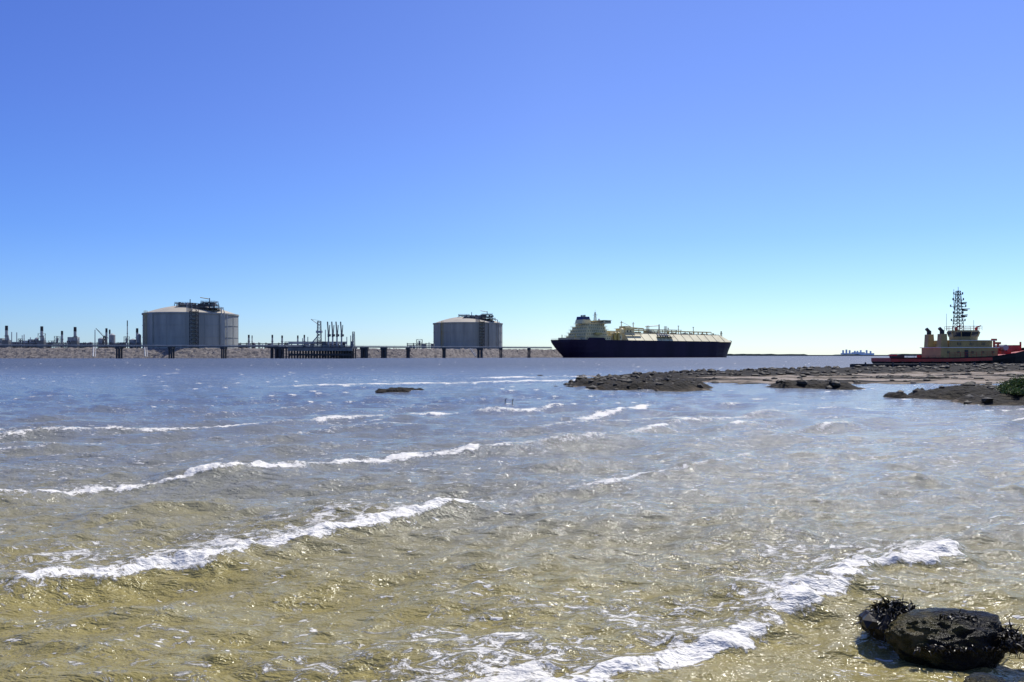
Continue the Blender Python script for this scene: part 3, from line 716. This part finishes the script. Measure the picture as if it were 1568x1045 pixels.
m.rail([(262,-15,20.5),(274,-9.5,20.9),(285,-1,21.6)],1.1,.1,'pale',2)
for q in (-12,12): m.cyl(12,q,22.5,26,.5,.4,'yellow')
m.obj('mooring_gear',e)

# ---------------- tugboat ----------------
dT=190.; e=empty('tugboat',(88,dT,0),math.radians(4))
st=[0,1.5,5,14,24,30,34,37,38.5]; hb=[.78,.9,1,1,1,.92,.7,.35,.04]; BH=5.6
top=[2.3,2.3,2.3,2.3,2.6,3.4,4.2,4.8,5.0]
m=MB(); vs=[]
LV=4
for sd in (-1,1):
    for i,s in enumerate(st):
        for l in range(LV):
            z=[-1.5,.3,None,None][l]
            if l==2: z=top[i]-.85
            if l==3: z=top[i]
            k=[.75,.9,1,1][l]; off=[-1.2,-.6,0,0][l]*(1 if s>30 else (-1 if s<2 else 0))
            vs.append((s+off,sd*BH*hb[i]*k,z))
for sd in (0,1):
    b0=sd*len(st)*LV
    for i in range(len(st)-1):
        for l in range(LV-1):
            m.add([vs[b0+i*LV+l],vs[b0+(i+1)*LV+l],vs[b0+(i+1)*LV+l+1],vs[b0+i*LV+l+1]],[(0,1,2,3)],'red' if (l==2 and i<4) else 'rubber')
N=len(st)*LV
for l in range(LV-1): m.add([vs[l],vs[l+1],vs[N+l+1],vs[N+l]],[(0,1,2,3)],'red' if l==2 else 'rubber')
for i in range(len(st)-1):
    a,b,c,d=[vs[i*LV+2],vs[(i+1)*LV+2],vs[N+(i+1)*LV+2],vs[N+i*LV+2]]
    m.add([(p[0],p[1]*.97,p[2]+.2) for p in (a,b,c,d)],[(0,1,2,3)],'red')
for i in range(14):
    s=2+i*2.4; m.cyl(s,-BH*1.0-.25,.5,1.5,.35,.35,'rubber',8)
for i in range(len(st)-1): m.bar(vs[i*LV+3],vs[(i+1)*LV+3],.14,'rubber')
m.obj('hull',e)
m=MB()
m.box(12.5,26.5,-3.9,3.9,2.0,4.7,'tugcream'); m.box(12.2,26.8,-4.2,4.2,4.7,4.85,'white')
for s in (14,16.5,20,22.5,25): m.box(s,s+.6,-3.95,-3.85,3.4,4.0,'glass')
m.box(18.3,19.2,-3.96,-3.85,2.3,4.2,'dark')
m.box(15,25.6,-3.2,3.2,4.86,6.4,'tugcream'); m.box(14.8,26.4,-3.6,3.6,6.4,6.52,'white')
for s in (17,20,23): m.box(s,s+.9,-3.25,-3.15,5.3,6.0,'glass')
m.rail([(12.4,-4.1,4.85),(26.6,-4.1,4.85)],1,.03,'tugcream',1.2)
m.obj('deckhouse',e)
m=MB()
vs=[];k=10
for z,rx,ry in ((6.53,3.2,2.6),(7.4,3.3,2.7),(8.5,3.7,3.1),(8.9,3.5,2.9)):
    for i in range(k): a=2*math.pi*(i+.5)/k; vs.append((20.6+rx*math.cos(a),ry*math.sin(a),z))
for l,key in ((0,'tugcream'),(1,'glass'),(2,'tugcream')):
    for i in range(k): m.add([vs[l*k+i],vs[l*k+(i+1)%k],vs[(l+1)*k+(i+1)%k],vs[(l+1)*k+i]],[(0,1,2,3)],key)
m.add(vs[3*k:],[tuple(range(k))],'white')
for i in range(k): m.bar(vs[k+i],vs[2*k+i],.1,'tugcream',4)
m.rail([(17.5,-2.6,8.9),(23.5,-2.6,8.9),(23.5,2.6,8.9),(17.5,2.6,8.9),(17.5,-2.6,8.9)],1,.035,'red',1)
m.obj('wheelhouse',e)
m=MB()
for q,s in ((-2.6,13.6),(2.6,13.6)):
    m.box(s-.8,s+.9,q-.8,q+.8,4.86,8.0,'tugcream',.2); m.cyl(s,q,8.0,8.9,.5,.5,'dark',10); m.bar((s,q,8.7),(s-.7,q,9.4),.4,'dark',8)
m.obj('exhaust_stacks',e)
m=MB()
m.lattice(19.3,0,8.9,18.4,1.7,.7,'dark',.085,11)
m.cyl(19.3,0,18.2,19.4,.06,.04,'dark'); m.cyl(18.2,0,14,18.8,.06,.05,'dark',6)
for z,wd in ((17.6,1.1),(16.2,1.3),(14.6,1.9),(13.0,1.2),(11.2,1.7)):
    m.bar((19.3-wd,0,z),(19.3+wd,0,z),.07,'dark'); m.bar((19.3,-wd,z),(19.3,wd,z),.07,'dark')
    for q in (-wd,wd): m.cyl(19.3+q,0,z,z+.5,.16,.16,'dark',6)
for z,x in ((15.2,20.6),(13.6,20.9),(12.2,20.8)): m.bc(x,0,z,1.2,.5,.25,'dark'); m.bc(x,0,z+.3,.3,2.2,.2,'dark')
m.box(18.6,20.4,-1,1,12.0,12.15,'dark'); m.box(19.6,21.6,-1,1,14.0,14.12,'dark')
for s in (17.8,22.8): m.cyl(s,-1.5,8.9,9.6,.3,.3,'red',8); m.bar((s,-1.5,9.6),(s+.9,-1.9,10),.14,'red')
m.cyl(23.2,0,8.9,11.4,.05,.04,'dark'); m.cyl(17,1,8.9,13,.05,.03,'dark')
m.obj('mast',e)
m=MB()
for s in (26.9,27.9): m.cyl(s,-2,3.2,6.8-(s-26.9)*.8,.25,.25,'red',8); m.bc(s,-2,6.4-(s-26.9)*.8,1.1,.6,.5,'red')
m.cyl(30,0,3.6,5.0,1.0,1.0,'red',14); m.box(28.8,31.2,-2,2,3.2,3.9,'red'); m.bar((30,-1.8,4.8),(30,1.8,4.8),.7,'pale',12)
m.rail([(14,-4.9,2.4),(27,-5,2.8)],1.1,.04,'red',1.3); m.box(32.5,34,-1.2,1.2,3.9,5.4,'red'); m.cyl(35,0,4.2,6.2,.2,.2,'red')
m.box(3,5,-1.5,1.5,1.7,3,'dark'); m.bar((3,-1.6,3),(3,1.6,3),.15,'red'); m.cyl(9.5,0,1.7,3.0,.5,.5,'red')
m.rail([(.5,-4.4,2.3),(12,-5.5,2.3)],.5,.03,'rubber',1.5)
m.obj('deck_gear',e)
e=empty('mooring_pontoon',(pixel_x(1306,177),177,0)); m=MB()
m.box(0,60,-1.6,1.6,.25,.95,'rubber'); m.box(.2,59.8,-1.3,1.3,.96,1.05,'dark')
for s in range(2,60,6): m.cyl(s,-1.8,-2,1.4,.2,.2,'dark',8)
for s in range(3,60,4): m.cyl(s,-1.75,-.2,.8,.45,.45,'rubber',8)
m.obj('deck',e)

# ---------------- distant coast + plant ----------------
M['ftree']=mat('far_scrub',(0.09,0.12,0.09),(0.05,0.075,0.06),.95,.02)
M['fsand']=mat('far_shore',(0.25,0.24,0.17),(0.16,0.16,0.12),.95,.01)
m=MB(); xs=np.arange(-300,6500,14.); yb=2700.
def strip(z0f,z1f,y,key,dy):
    vs=[];fs=[]
    for i,x in enumerate(xs): vs+= [(x,y,z0f),(x,y,z1f[i]),(x,y+dy,z1f[i]*.95)]
    for i in range(len(xs)-1): b=3*i; fs+=[(b,b+3,b+4,b+1),(b+1,b+4,b+5,b+2)]
    m.add(vs,fs,key)
strip(-1,np.full(len(xs),2.6),yb,'fsand',60)
m.obj('distant_coast')
m=MB(); hh=3.6+3.2*fbm(xs*.006,xs*0+3,3)+2.2*rng.random(len(xs)); hh=np.where(fbm(xs*.004+5,xs*0,2)>.42,hh,3.4)
strip(1,hh,yb+30,'ftree',80); m.obj('distant_tree_line')
e=empty('distant_refinery',(pixel_x(1312,3300),3300,2)); m=MB()
for b in (1291,1296,1301,1309,1313,1318,1327,1333):
    x=pixel_x(b,3300)-pixel_x(1312,3300); m.cyl(x,0,0,random.uniform(17,25),4.0,3.6,'haze',10)
m.box(-65,70,-5,5,0,9,'haze'); m.box(-20,30,-8,5,0,13,'haze')
m.obj('columns',e)
